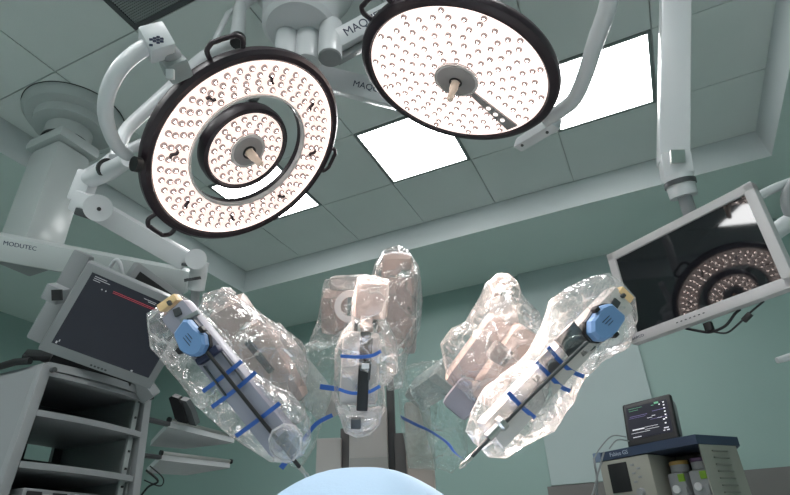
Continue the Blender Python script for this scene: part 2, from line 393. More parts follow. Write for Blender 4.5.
# support: cylinder from pivot to the suspension joint, arm behind the ring to the hub
s0 = W(128, 160, 2.0); s1 = W(107, 172, 2.12); s2 = W(88, 180, 2.22)
b = B(); b.tube([s0, s1, s2], [.026, .036, .036], 22); obj('support_cylinder', b, mWhite, tA)
b = B(); b.tube([W(108.5, 168, 2.10), W(106.5, 169.2, 2.115)], .0385, 22); obj('cylinder_seal', b, mBlk, tA)
b = B(); b.tube(spline([W(116, 158, 2.10), W(126, 131, 2.16), W(148, 109, 2.22), W(171, 88, 2.28), W(200, 60, 2.38), W(222, 47, 2.42), W(240, 41, 2.45)], 6), .026, 16); obj('suspension_arm', b, mWhite, tA)
b = B(); b.tube(spline([W(98, 172, 2.16), W(112, 158, 2.22), W(150, 140, 2.3)], 5), .022, 12); obj('arm_conduit', b, mWhite, tA)
b = B(); b.tube([W(236, 49, 2.43), W(238, 30, 2.46), W(240, 8, 2.5), W(241, 3, 2.51)], [.033, .031, .028, .024], 18); obj('upright_tube', b, mWhite, tA)
b = B(); b.tube([W(241, 5, 2.52), W(262, -12, 2.6), W(300, -20, 2.7)], .03, 16); obj('upper_arm', b, mWhite, tA)
b = B(); b.tube([W(239, 6, 2.53), W(228, 14, 2.5), W(214, 42, 2.43)], .013, 10); obj('cable_conduit', b, mWhite, tA)
b = B(); b.tube([W(238, 38, 2.40), W(238, 43, 2.38)], .034, 18); obj('end_cap', b, mBlk, tA)

# --- lamp B: full disc
cB = W(456.8, 78.6, 2.004); nB = V((-.352, -.026, -.936)).normalized()
xB = (R_ - nB * R_.dot(nB)).normalized(); yB = nB.cross(xB); MB_ = mat4(xB, yB, nB, cB)
tB = thing('surgical_lamp', 'full-disc surgical lamp with one dark spoke and a central handle', 'surgical lamp', cB)
b = B(); b.lathe(MB_, [(.326, .003), (.333, .010), (.350, .010), (.364, .0), (.368, -.016), (.362, -.034), (.34, -.05), (.28, -.07), (.16, -.085), (.0001, -.09)], 120); obj('outer_rim', b, mRim, tB)
b = B(); b.lathe(MB_, [(.328, .001), (.0001, .001)], 120); obj('disc_face', b, mFace, tB)
sp = [p for p in ring_spots([(.095, 12, .2), (.132, 16, .45), (.170, 21, .1), (.208, 26, .5), (.246, 30, .2), (.282, 34, .6), (.310, 14, .1)], .001)]
pS = MB_.inverted() @ onplane(502, 117, cB, nB); aS = math.atan2(pS.y, pS.x)
sp = [p for p in sp if abs((math.atan2(p.y, p.x) - aS + PI) % (2 * PI) - PI) * p.xy.length > .024]
leds(sp, MB_, tB, 100)
m = MB_ @ Matrix.Rotation(aS, 4, 'Z')
b = B(); b.prism([m @ V(p) for p in ((.05, -.009, .003), (.312, -.026, .003), (.312, .026, .003), (.05, .009, .003))], nB * .007); spk = obj('spoke', b, mHub, tB, False)
for r in (.175, .215, .255):
    b = B(); b.lathe(m @ Matrix.Translation((r, 0, .011)), [(.009, 0), (.009, .002), (.0001, .003)], 16); obj('spoke_window', b, mWin, spk)
hub_handle(MB_, tB, .072, .0125, .085)
p = MB_.inverted() @ onplane(366, 4, cB, nB); rim_handle(MB_, tB, math.atan2(p.y, p.x), .366, .16, .05, .009)
spot(tB, cB + nB * .11 + xB * .09, W(498, 425, 1.2) - cB, SPOT * 6.5, 22)
def offB(px, py, back): return onplane(px, py, cB, nB) - nB * back
q0 = offB(520, 140, .03); q1 = offB(553, 131, .03)
b = B(); b.beam(offB(517, 151, .03), offB(556, 128, .03), .045, .05, nB, .01); obj('rim_clamp', b, mWhite, tB)
b = B(); b.tube(spline([offB(545, 128, .035), offB(559, 119, .04), offB(572, 108, .04), offB(582, 88, .05), offB(592, 58, .07), offB(602, 32, .09), offB(604, 15, .10), offB(597, 1, .12), offB(585, -12, .14)], 7), .027, 18); obj('yoke', b, mWhite, tB)
b = B(); b.tube([offB(581, -2, .03), offB(585, 1, .09)], .016, 14); obj('pivot_knob', b, mBlk, tB)
b = B(); b.tube([offB(522, 146, .0), offB(522, 146, .012)], .006, 12); b.tube([offB(547, 133, .0), offB(547, 133, .012)], .006, 12); obj('clamp_screw', b, mDG, tB)

b = B(); b.tube(spline([offB(585, -12, .14), W(572, -45, 2.2), W(540, -75, 2.3), W(470, -85, 2.45), W(380, -60, 2.6), HUB + V((.05, 0, -.2))], 6), .032, 16); obj('suspension_arm', b, mWhite, tB)
# --- ceiling hub with two arms
dh = (HUB - V((0, 0, CZ))).dot(F_)
tH = thing('lamp_ceiling_mount', 'white round ceiling mount with two lettered arms between the surgical lamps', 'ceiling mount', HUB)
Z = V((0, 0, 1))
b = B(); b.lathe(Matrix.Translation(HUB), [(.0001, -.33), (.145, -.33), (.165, -.31), (.175, -.14), (.21, -.06), (.245, -.02), (.25, 0), (.0001, 0)], 64); obj('canopy', b, mWhite, tH)
def vcyl(px, py, z0, z1, r, nm, mt=mWhite, seg=28):
    p = onz(px, py, z0); b = B(); b.lathe(Matrix.Translation((p.x, p.y, 0)), [(.0001, z0), (r * .92, z0), (r, z0 + .008), (r, z1 - .004), (.0001, z1)], seg); return obj(nm, b, mt, tH)
vcyl(330, 58, H - .52, H - .31, .052, 'bearing_column'); vcyl(330, 58.4, H - .526, H - .519, .050, 'column_cap', mLG)
vcyl(307, 64, H - .50, H - .31, .060, 'bearing_column'); vcyl(285, 62, H - .50, H - .31, .05, 'bearing_column')
zc = H - .33
def arm_text(a, bb, w, s, x0, x1, nm, ts=.62):
    o = B(); n = -(F_); o.beam(a, bb, w, .10, n, .012); ob = obj(nm, o, mWhite, tH)
    z = (bb - a).normalized(); x = n.cross(z).normalized(); y = z.cross(x)
    c = a.lerp(bb, (x0 + x1) / 2); fr = y if y.dot(-F_) > 0 else -y
    up = fr.cross(z); text('lettering', s, mat4(z, up, fr, c + fr * .0505), w * ts, mInk, ob, .001, 1.05, .002); return ob
a1 = W(333, 45, 2.42); b1 = W(412, 2, 2.55); arm_text(a1, b1, .085, 'MAQUET', .04, .70, 'boom_arm')
o = B(); o.beam(W(338, 60, 2.45), W(412, 20, 2.58), .03, .06, -F_, .006); obj('arm_cover', o, mLG, tH)
a2 = W(300, 73, 2.75); b2 = W(425, 104, 2.7); arm_text(a2, b2, .11, 'MAQUET', .34, .82, 'boom_arm', .38)

# ------------------------------------------------------------------ left ceiling pendant
PC = onz(75, 116, H)
tP = thing('ceiling_pendant', 'big grey ceiling pendant with round flange and box column, far left', 'ceiling pendant', PC)
mm_ = Matrix.Translation(PC)
b = B(); b.lathe(mm_, [(.0001, -.075), (.19, -.075), (.25, -.06), (.275, -.025), (.275, 0), (.0001, 0)], 72); obj('flange', b, mPend, tP)
b = B(); b.lathe(mm_, [(.276, -.004), (.280, -.004), (.280, 0), (.274, 0)], 72); obj('flange_gasket', b, mBlk, tP)
b = B(); b.lathe(mm_, [(.20, -.07), (.195, -.125), (.18, -.13), (.0001, -.13)], 64); obj('flange_step', b, mPend, tP)
b = B(); b.lathe(mm_, [(.125, -.12), (.125, -.225), (.0001, -.225)], 56); obj('neck', b, mPend, tP)
b = B(); b.lathe(mm_, [(.128, -.216), (.130, -.216), (.130, -.226), (.12, -.226)], 56); obj('neck_seal', b, mBlk, tP)
b = B(); b.abox((PC.x - .15, PC.y - .13, H - .30), (PC.x + .15, PC.y + .13, H - .226), .03); obj('column_head', b, mPend, tP)
b = B(); b.abox((PC.x - .125, PC.y - .105, H - .98), (PC.x + .12, PC.y + .105, H - .30), .035); obj('column', b, mPend, tP)
b = B(); b.abox((PC.x - .14, PC.y - .12, H - 1.0), (PC.x + .135, PC.y + .12, H - .97), .01); obj('column_collar', b, mLG, tP)
a = W(-40, 239, 2.55); bb = W(190, 282, 2.75)
b = B(); b.beam(a, bb, .125, .14, -F_, .03); ob = obj('service_beam', b, mPend, tP)
z = (bb - a).normalized(); x = (-F_).cross(z).normalized(); y = z.cross(x); fr = y if y.dot(-F_) > 0 else -y
text('lettering', 'MODUTEC', mat4(z, fr.cross(z), fr, W(20, 246, 2.47)), .027, mInk, ob, .001, 1.05, .0015)

# spring arm carrying the rear monitor
sA = W(86, 204, 2.2); sB = W(195, 270, 2.3)
tS = thing('monitor_spring_arm', 'white jointed spring arm sloping down above the cart monitor', 'support arm', sA)
b = B(); b.beam(W(92, 207, 2.2), W(188, 262, 2.3), .085, .07, -F_, .02); obj('spring_arm', b, mWhite, tS)
b = B(); b.tube([W(98, 208, 2.13), W(98, 208, 2.25)], .052, 28); b.beam(W(76, 200, 2.2), W(98, 209, 2.2), .09, .09, -F_, .02); obj('elbow_joint', b, mWhite, tS)
b = B(); b.tube([W(99, 209, 2.125), W(99, 209, 2.135)], .008, 12); obj('joint_screw', b, mBlk, tS)
b = B(); b.beam(W(78, 211, 2.16), W(96, 217, 2.16), .03, .05, -F_, .005); obj('joint_vent', b, mDG, tS)
b = B(); b.beam(W(90, 172, 2.22), W(78, 203, 2.2), .07, .07, -F_, .015); obj('drop_link', b, mWhite, tS)
b = B(); b.beam(W(86, 178, 2.25), W(113, 163, 2.2), .055, .06, -F_, .015); obj('link_bracket', b, mWhite, tS)
b = B(); b.tube([W(196, 259, 2.24), W(196, 259, 2.36)], .042, 28); obj('knuckle', b, mWhite, tS)
b = B(); b.tube([W(200, 262, 2.31), W(196, 290, 2.31)], [.037, .034], 20); obj('knuckle_drop', b, mWhite, tS)
b = B(); b.tube([W(193, 277.5, 2.29), W(193.5, 280.5, 2.29)], .036, 20); obj('knuckle_band', b, mDG, tS)
b = B(); b.tube([W(196, 288, 2.31), W(194, 308, 2.31)], .018, 14); obj('stem', b, mLG, tS)
b = B(); b.beam(W(184, 264, 2.28), W(192, 265, 2.28), .012, .06, -F_, .003); obj('arm_slot', b, mDG, tS)
# rear monitor
rr = (W(180, 292, 2.62) - W(139, 262, 2.45)).normalized(); uu = (W(139, 262, 2.45) - W(130, 291, 2.42)); uu = (uu - rr * uu.dot(rr)).normalized(); nn = rr.cross(uu)
TL = W(139, 262, 2.45); cR = TL + rr * .22 - uu * .155
tR = thing('flat_monitor', 'grey-framed flat monitor mostly hidden behind the vision cart monitor', 'monitor', cR)
b = B(); b.box(mat4(rr, uu, nn, cR - nn * .02), .44, .31, .045, .01); obj('casing', b, mLG, tR)
b = B(); b.box(mat4(rr, uu, nn, cR + nn * .004), .385, .245, .004); obj('screen', b, mBlk, tR, False)
b = B(); b.tube(spline([W(108, 276, 2.4), W(111, 266, 2.4), W(116, 260, 2.4), (W(120, 264, 2.4)), W(123, 278, 2.4)], 6), .009, 10); tag(obj('cable_loop', b, mWhite), 'thin white looped cable above the cart monitor top edge', 'cable')

# ------------------------------------------------------------------ vision cart with its monitor
CT = .70 + CZ                                     # cart top height
pA = V((-2.0458, 1.299, CT)); pB = V((-2.0458, 1.793, CT))
tC = thing('vision_cart', 'tall grey open-shelved equipment cart at the lower left', 'cart', (pA.x - .25, (pA.y + pB.y) / 2, 0))
yL, yR = pA.y, pB.y; xf = (pA.x + pB.x) / 2; dep = .50; zt = pA.z
def cartpt(f, y, z): return V((xf - f, y, z))
b = B()                                           # left side panel with rounded front
b.prism([V((xf - dep, yL - .02, zt - .01)), V((xf - .01, yL - .02, zt - .01)), V((xf - .01, yL - .11, .1)), V((xf - dep, yL - .11, .1))], V((0, .02, 0))); obj('side_panel', b, mLG, tC, False)
b = B(); b.abox((xf - dep, yR, .10), (xf - .03, yR + .018, zt - .017), .001); obj('side_panel', b, mGrey, tC)
b = B(); b.abox((xf - dep - .01, yL, .10), (xf - dep + .01, yR, .75), .0)
b.abox((xf - dep - .01, 1.75, .75), (xf - dep + .01, yR, zt - .02)); b.abox((xf - dep - .01, yL, .53 + CZ), (xf - dep + .01, 1.75, zt - .02)); b.abox((xf - dep - .01, yL, .75), (xf - dep + .01, 1.62, .53 + CZ)); b.abox((xf - dep - .01, 1.62, .75), (xf - dep + .01, 1.75, .45 + CZ)); obj('back_panel', b, mDG, tC)
def bowed(z, t, bow, x_in=.5):
    pts = []
    for k in range(17):
        s = k / 16; pts.append(V((xf + bow * (1 - (2 * s - 1) ** 2), yL + (yR - yL) * s, z)))
    poly = pts + [V((xf - x_in, yR, z)), V((xf - x_in, yL, z))]
    bb = B(); bb.prism(poly, V((0, 0, -t))); return bb
obj('top_panel', bowed(zt + .012, .03, .035), mLG, tC); 
b = bowed(zt - .022, .018, .025, .02); obj('front_rail', b, mLG, tC)
def zat(px, py): return onplane(px, py, V((xf, 0, 0)), V((1, 0, 0))).z
zs = [zat(86, 420), zat(75, 468), zat(60, 515)]
for z in zs[:2] + [zs[1] - .21, zs[1] - .5]: obj('shelf', bowed(z, .022, .025, .49), mLG, tC)
for (y0, nm) in ((yL, 'corner_post'), (yR, 'corner_post')):
    s_ = -.09 if y0 == yL else .11; b = B(); b.beam(V((xf - .016, y0 + s_, .08)), V((xf - .016, y0, zt)), .04, .036, V((1, 0, 0)), .006); obj(nm, b, mLG, tC)
b = B(); b.abox((xf - .03, yR - .05, .3), (xf - .015, yR - .025, zt - .03), .003); obj('inner_upright', b, mGrey, tC)
for k in range(9): b = B(); z = 1.0 + k * .07; b.box(Matrix.Translation((xf - .012, yR - .037, z)), .006, .008, .008); obj('shelf_stud', b, mBlk, tC)
b = B()
for y0 in (yL + .012, yR - .004): b.tube([V((xf + .012, y0, zt - .02)), V((xf + .03, y0, zt - .02))], .010, 12)
obj('corner_screw', b, mDG, tC)
b = B(); b.abox((xf - .48, yL + .02, .04), (xf, yR - .02, .10), .01); obj('base', b, mDG, tC)
for dx in (.06, .42):
    for y0 in (yL + .05, yR - .05):
        b = B(); b.tube([V((xf - dx, y0 - .015, .035)), V((xf - dx, y0 + .015, .035))], .035, 20); obj('caster', b, mBlk, tC)
b = B(); b.tube([V((xf - .42, yL - .03, zt + .02)), V((xf - .16, yL - .03, zt + .03)), V((xf - .10, yL - .01, zt + .03))], .014, 12); obj('top_handle', b, mBlk, tC)
# device on lower shelf
dz = zs[1] - .21
t = thing('video_processor', 'light video processor with three small displays on a lower cart shelf', 'electronic device', (xf - .2, (yL + yR) / 2, dz))
b = B(); b.abox((xf - .42, yL + .05, dz + .0), (xf - .02, yR - .12, dz + .13), .008); obj('casing', b, mLG, t)
for k in range(3):
    y0 = yL + .065 + k * .10
    b = B(); b.abox((xf - .022, y0, dz + .085), (xf - .015, y0 + .055, dz + .12), .001); obj('display', b, mBlk, t)
    b = B(); b.abox((xf - .022, y0 + .06, dz + .09), (xf - .013, y0 + .082, dz + .112), .001); obj('button', b, [mWhite, mAmber, mBlue][k], t)
# monitor
rv = V((.449, .868, -.212)).normalized(); uv = V((.668, -.168, .725)); uv = (uv - rv * uv.dot(rv)).normalized(); nv = rv.cross(uv)
cV = V((-1.83, 1.42, .857 + CZ)) - uv * .016 - rv * .006; w, h = .445, .388
tV = thing('cart_monitor', 'square grey-framed monitor with a red line on its dark screen, atop the cart', 'monitor', cV)
b = B(); b.box(mat4(rv, uv, nv, cV - nv * .018), w, h, .036, .008); obj('bezel', b, mLG, tV)
b = B(); b.box(mat4(rv, uv, nv, cV - nv * .055 - rv * .0), w * .98, h * .97, .045, .012); obj('back_housing', b, mGrey, tV)
ms = nmat('cart_screen', (.012, .014, .02), .25, emis=(.030, .036, .055), es=.2, spec=.3)
b = B(); b.box(mat4(rv, uv, nv, cV + nv * .0005 + uv * .008), w - .062, h - .075, .003); scr = obj('screen', b, ms, tV, False)
mRed = nmat('screen_red', (.15, .02, .03), .3, emis=(.6, .05, .08), es=.4); mTxt = nmat('screen_text', (.3, .3, .32), .3, emis=(.8, .85, .9), es=.22)
def vp(u, v, e=.003): return cV + rv * ((u - .5) * (w - .062)) + uv * (.008 + (.5 - v) * (h - .075)) + nv * e
b = B(); b.beam(vp(.26, .115), vp(.97, .115), .0022, .001, nv, 0); b.beam(vp(.26, .135), vp(.97, .135), .0018, .001, nv, 0); obj('red_line', b, mRed, scr, False)
for nm, L in (('patient_text', ((.04, .16, .03, .002), (.04, .2, .055, .002), (.04, .11, .08, .002))), ('cursor_marks', ((.15, .162, .15, .005), (.19, .202, .15, .005))),
              ('status_bar', ((.55, .68, .045, .002), (.6, .68, .065, .002))), ('corner_icons', ((.03, .045, .97, .010), (.05, .06, .94, .009), (.80, .82, .985, .006)))):
    b = B()
    for u0, u1, v, tt in L: b.beam(vp(u0, v), vp(u1, v), tt, .001, nv, 0)
    obj(nm, b, mTxt, scr, False)
b = B()
for k in range(5): b.beam(cV - uv * (h / 2 - .014) + rv * (-.03 + k * .014) + nv * .001, cV - uv * (h / 2 - .014) + rv * (-.022 + k * .014) + nv * .001, .006, .002, nv, 0)
obj('control_buttons', b, mDG, tV, False)
b = B(); b.beam(W(85, 253, 2.28), W(37, 341, 2.24), .075, .05, -F_, .012); obj('mounting_rail', b, mLG, tV)
b = B(); b.beam(W(63, 297, 2.17), W(48, 290, 2.17), .065, .06, -F_, .006); cl = obj('side_clamp', b, mLG, tV)
b = B(); b.box(mat4(*basis(-F_), W(57, 295, 2.135)), .040, .042, .006); obj('clamp_opening', b, mBlk, cl)
b = B(); b.beam(W(24, 354.5, 2.2), W(52, 356, 2.24), .022, .10, -F_, .006); b.beam(W(45, 354, 2.33), W(132, 384, 2.40), .055, .05, -F_, .006); obj('swivel_base', b, mBlk, tV)
b = B(); b.beam(W(138, 378, 2.45), W(152, 398, 2.45), .06, .08, -F_, .008); obj('cable_box', b, mLG, tV)

# ------------------------------------------------------------------ side shelves with handset
tK = thing('shelf_rack', 'steel rack with two pale shelves on the wall side right of the cart', 'shelf', W(148, 420, 2.75))
def shelf(p0, p1, p2, p3, d0, d1, d2, d3, t=.035):
    a, bb, c, d = W(*p0, d0), W(*p1, d1), W(*p2, d2), W(*p3, d3)
    for q in (bb, c, d): q.z = a.z
    b = B(); b.prism([a, bb, c, d], V((0, 0, t))); return b, a, bb
def zshelf(L, z, t):
    P = [onz(x, y, z) for x, y in L]; b = B(); b.prism(P, V((0, 0, t))); return b, P
z1 = W(168, 427, 2.75).z; z2 = W(168, 458, 2.72).z
b, P1 = zshelf([(168, 427), (234, 443), (184, 449), (150, 446)], z1, .03); s1_ = obj('shelf', b, mWhite, tK, False)
b, P2 = zshelf([(160, 460), (230, 468), (186, 475.5), (146, 473)], z2, .028); s2_ = obj('shelf', b, mWhite, tK, False)
for P, nm, t_ in ((P1, 'front_rail', .032), (P2, 'front_rail', .03)):
    b = B(); b.tube([P[0] + V((0, 0, t_ + .004)), P[1] + V((0, 0, t_ + .004))], .009, 10); ra = obj(nm, b, mSteel, tK)
    b = B(); 
    for q in (P[0], P[1]):
        e = (P[1] - P[0]).normalized() * .006; b.tube([q + V((0, 0, t_ + .004)) - e, q + V((0, 0, t_ + .004)) + e], .013, 12)
    obj('end_cap', b, mBlk, ra)
for P in (P1, P2):
    b = B(); q = P[0] + V((0, 0, .012)); e = (P[0] - P[1]).normalized(); b.beam(q, q + e * .18, .03, .02, V((0, 0, 1)), .004); obj('bracket', b, mDG, tK)
e = (P1[0] - P1[1]).normalized(); pr = P1[0] + e * .19
b = B(); b.abox((pr.x - .02, pr.y - .02, .0), (pr.x + .02, pr.y + .02, z1 + .1), .004); obj('upright', b, mLG, tK)
b = B(); b.tube(spline([W(146, 470, 2.6), W(158, 481, 2.6), W(148, 487, 2.6), W(138, 500, 2.6)], 6), .005, 8); b.tube(spline([W(150, 466, 2.62), W(163, 478, 2.62), W(160, 486, 2.6), W(144, 480, 2.6)], 6), .003, 8)
tag(obj('power_cable', b, mBlk), 'black power cables dangling beneath the lower side shelf', 'cable')
# handset: two black slabs standing in a cradle
hp = W(182, 422, 2.82); hz = z1 + .03
t = thing('telephone', 'black telephone handset standing on the upper side shelf', 'telephone', hp)
b = B(); b.prism([W(x, y, 2.80) for x, y in ((168.6, 398), (171.5, 396.2), (178, 398.5), (183, 408), (187.5, 424), (175.4, 421))], F_ * .05); obj('handset', b, mBlk, t, False)
b = B(); b.prism([W(x, y, 2.815) for x, y in ((180, 399.5), (186, 401.6), (191, 410.5), (196, 426), (188.5, 424.5), (184, 408))], F_ * .06); obj('cradle', b, mDG, t, False)

# ------------------------------------------------------------------ right monitor on its ceiling arm
rM = V((.843, -.538, -.006)).normalized(); uM = V((-.012, -.045, .999)); uM = (uM - rM * uM.dot(rM)).normalized(); nM = rM.cross(uM)
cM = V((.242, 2.13, .918 + CZ)); w, h = .62, .40
tM = thing('flat_monitor', 'large pale-framed flat monitor at the right, reflecting the lit lamp ring', 'monitor', cM)
b = B()
for (sx, sy, ww, hh) in ((0, 1, w, .036), (0, -1, w, .04), (1, 0, .036, h), (-1, 0, .036, h)):
    b.box(mat4(rM, uM, nM, cM - nM * .02 + rM * sx * (w - .036) / 2 + uM * sy * (h - .038) / 2), ww, hh, .045, .006)
obj('bezel', b, nmat('monitor_frame', (.50, .49, .50), .4), tM)
b = B(); b.box(mat4(rM, uM, nM, cM - nM * .045), w * .95, h * .92, .03, .01); obj('back_casing', b, mLG, tM)
b = B(); b.box(mat4(rM, uM, nM, cM - nM * .012), w - .06, h - .066, .012); obj('screen', b, mScreen, tM, False)
def mp(u, v, e=.0035): return cM + rM * (u * w) + uM * (v * h) + nM * e
text('lettering', 'BARCO', mat4(rM, uM, nM, mp(-.44, -.455)), .014, mInk, tM, .0005, 1.2)
b = B()
for k in range(7): b.beam(mp(-.17 + k * .028, -.455), mp(-.158 + k * .028, -.455), .004, .001, nM, 0)
obj('control_buttons', b, mDG, tM, False)
b = B(); b.beam(mp(-.02, -.52, -.03), mp(-.02, -.60, -.03), .028, .02, nM, .004); obj('plug', b, mBlk, tM)
b = B(); b.tube(spline([mp(-.16, -.5, -.04), mp(-.08, -.57, -.03), mp(-.02, -.61, -.03), mp(.07, -.60, -.03), mp(.14, -.53, -.03), mp(.17, -.50, -.04)], 6), .005, 8)
b.tube(spline([mp(-.02, -.6, -.03), mp(.06, -.66, -.03), mp(.14, -.62, -.03), mp(.22, -.56, -.03), mp(.30, -.50, -.04)], 6), .0035, 8); b.beam(mp(.17, -.61, -.03), mp(.22, -.57, -.03), .018, .015, nM, .003); obj('dangling_cable', b, mBlk, tM)
# arm
tN = thing('monitor_post', 'tall white ceiling post holding the large right monitor', 'support arm', W(676, -90, 2.5))
pt0 = W(677, -160, 2.55); pt1 = W(673, 165, 2.30)
b = B(); b.beam(pt0, pt1, .118, .10, (-F_ + R_ * -.35).normalized(), .012); obj('post', b, mWhite, tN)
b = B(); b.beam(W(673.5, 152, 2.29), W(678, 182, 2.28), .12, .10, (-F_ + R_ * -.3).normalized(), .025); obj('elbow', b, mWhite, tN)
b = B(); b.box(mat4(*basis(-F_), W(677.5, 156.5, 2.225)), .058, .055, .012, .003); obj('elbow_cover', b, mSteel, tN)
b = B(); b.tube([W(678, 176, 2.26), W(684, 197, 2.24)], [.058, .052], 26); obj('swivel', b, mWhite, tN)
b = B(); b.tube([W(679.5, 181.5, 2.255), W(680.8, 186, 2.25)], .0605, 26); obj('swivel_band', b, mDG, tN)
b = B(); b.tube([W(684, 195, 2.24), W(691, 216, 2.22), W(697, 240, 2.22)], .027, 18); obj('stem', b, mLG, tN)
b = B(); b.beam(W(697, 240, 2.24), W(700, 262, 2.16), .08, .06, -F_, .01); obj('mount_plate', b, mGrey, tN)
# second arm at far right
tO = thing('side_arm', 'white tubular arm with joints cut off by the right picture edge', 'support arm', W(800, 200, 2.35))
b = B(); b.tube(spline([W(758, 197, 2.40), W(775, 188, 2.4), W(800, 180, 2.4), W(830, 178, 2.4)], 5), .020, 14); obj('upper_tube', b, mWhite, tO)
b = B(); b.tube([W(772, 234, 2.35), W(800, 215, 2.35)], .036, 18); obj('lower_joint', b, mWhite, tO)
b = B(); b.tube(spline([W(795, 182, 2.38), W(787, 196, 2.36), W(790, 212, 2.34), W(800, 225, 2.34)], 5), .025, 14); obj('knuckle', b, mLG, tO)
b = B(); b.tube([W(770, 236, 2.34), W(778, 240, 2.33)], .016, 14); obj('joint_knob', b, mSteel, tO)
b = B(); b.tube([W(777, 360.5, 2.2), W(800, 354, 2.2), W(840, 340, 2.2)], [.012, .016, .018], 14); tag(obj('grip_bar', b, mWhite), 'white rounded bar end poking in at the right edge beneath the monitor', 'handle')

# ------------------------------------------------------------------ anaesthesia machine
zA = .475 + CZ
OL = V((-.35, 3.33, zA)); ex = V((.865, -.5, 0)).normalized(); ey = V((.5, .865, 0)).normalized(); ez = V((0, 0, 1))
def ap(u, v, z): return V((OL.x, OL.y, 0)) + ex * u + ey * v + ez * (zA + z)
def abox_(b, u0, u1, v0, v1, z0, z1, bev=.004): return b.box(mat4(ex, ey, ez, (ap(u0, v0, z0) + ap(u1, v1, z1)) / 2), u1 - u0, v1 - v0, z1 - z0, bev)
tQ = thing('anaesthesia_machine', 'beige anaesthesia machine with a navy top shelf at the lower right', 'medical machine', V((OL.x + .4, OL.y + .2, 0)))
rc = ap(.578, 0, 0) + V((.19, .21, 0)); BR = rc + V((-.02, .22, 0))
b = B(); b.prism([ap(0, 0, -.042), ap(.28, -.004, -.042), ap(.40, -.012, -.042), ap(.578, 0, -.042), rc - ez * .042, BR - ez * .042, ap(0, .36, -.042)], ez * .042); ts_ = obj('top_shelf', b, mNavy, tQ, False)
b = B(); abox_(b, .0, .045, -.012, .01, -.045, .002); obj('shelf_corner', b, nmat('pale_blue_plastic', (.16, .22, .32), .4), tQ)
text('lettering', 'Fabius GS', mat4(ex, ez, -ey, ap(.155, -.0035, -.021)), .028, nmat('pale_lettering', (.4, .46, .55), .5), ts_, .0008)
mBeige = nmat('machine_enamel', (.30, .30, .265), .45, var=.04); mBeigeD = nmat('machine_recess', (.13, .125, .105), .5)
b = B(); abox_(b, .02, .315, .0, .25, -.262, -.044, .012); fp = obj('control_module', b, mBeige, tQ)
b = B(); abox_(b, .072, .185, -.004, .004, -.205, -.065, .002); obj('display', b, mBlk, fp)
b = B(); 
for k in range(5): abox_(b, .205 + (k % 2) * .03, .225 + (k % 2) * .03, -.003, .002, -.09 - k * .02, -.08 - k * .02, .001)
obj('keypad', b, mLG, fp)
b = B(); b.tube([ap(.235, -.022, -.215), ap(.235, .004, -.215)], [.017, .021], 20); obj('dial', b, mLG, fp)
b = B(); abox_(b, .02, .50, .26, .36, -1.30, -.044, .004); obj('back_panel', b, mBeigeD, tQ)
b = B(); abox_(b, .02, .33, .02, .25, -.80, -.27, .01); lw_ = obj('lower_module', b, mBeige, tQ)
b = B(); abox_(b, .15, .30, .012, .03, -.315, -.285, .003); abox_(b, .04, .13, .012, .03, -.315, -.285, .003); obj('drawer_label', b, mNavy, lw_)
b = B(); abox_(b, .0, .56, -.01, .36, -1.25, -.80, .012); obj('base_cabinet', b, mBeige, tQ)
for u_ in (.06, .50):
    for v_ in (.04, .32):
        b = B(); b.tube([ap(u_ - .02, v_, -1.31), ap(u_ + .02, v_, -1.31)], .055, 20); obj('caster', b, mBlk, tQ)
# vaporisers
for k, (u0, mc) in enumerate(((.345, mAmber), (.455, nmat('violet_band', (.12, .07, .14), .4)))):
    vq = thing('vaporiser', ('grey gas vaporiser with an amber collar, nearer the black display', 'grey gas vaporiser with a dark violet collar, nearer the right pillar')[k], 'vaporiser', ap(u0 + .045, .12, -.45), 'vaporisers on the anaesthesia machine')
    m_ = Matrix.Translation(ap(u0 + .045, .13, 0) - ez * zA)
    b = B(); b.lathe(m_, [(.0001, zA - .085), (.038, zA - .087), (.044, zA - .095), (.046, zA - .14), (.0001, zA - .14)], 36); obj('dial', b, mLG, vq)
    b = B(); b.lathe(m_, [(.0445, zA - .087), (.0465, zA - .093), (.0465, zA - .10), (.045, zA - .105)], 36); obj('collar', b, nmat('amber_plastic', (.35, .22, .06), .4) if k == 0 else mc, vq)
    b = B(); abox_(b, u0, u0 + .088, .07, .2, -.46, -.142, .012); bd = obj('body', b, mLG, vq)
    b = B(); abox_(b, u0 + .056, u0 + .088, .064, .075, -.185, -.150, .003); obj('green_tag', b, nmat('green_tag_plastic', (.18, .34, .03), .4), bd)
    b = B(); b.tube([ap(u0 + .035, .06, -.215), ap(u0 + .035, .075, -.215)], .018, 18); obj('gauge', b, mWhite, bd)
    b = B(); abox_(b, u0 + .065, u0 + .085, .064, .075, -.25, -.21, .003); obj('latch', b, mLG, bd)
b = B(); b.prism([ap(.562, .03, -1.25), ap(.578, .01, -1.25), rc + V((-.02, -.02, -1.25)), BR + V((-.03, -.04, -1.25)), ap(.51, .25, -1.25)], ez * 1.207); pl_ = obj('right_pillar', b, mBeige, tQ, False)
b = B(); dv = (rc - ap(.578, 0, 0)).normalized(); c0_ = ap(.578, .01, 0)
for k in range(9):
    b.beam(c0_ + dv * .07 - ez * (.07 + k * .03) - dv.cross(ez) * -.004, c0_ + dv * .17 - ez * (.07 + k * .03) - dv.cross(ez) * -.004, .006, .008, dv.cross(ez), .001)
obj('panel_ribs', b, nmat('rib_enamel', (.20, .20, .18), .5), pl_)
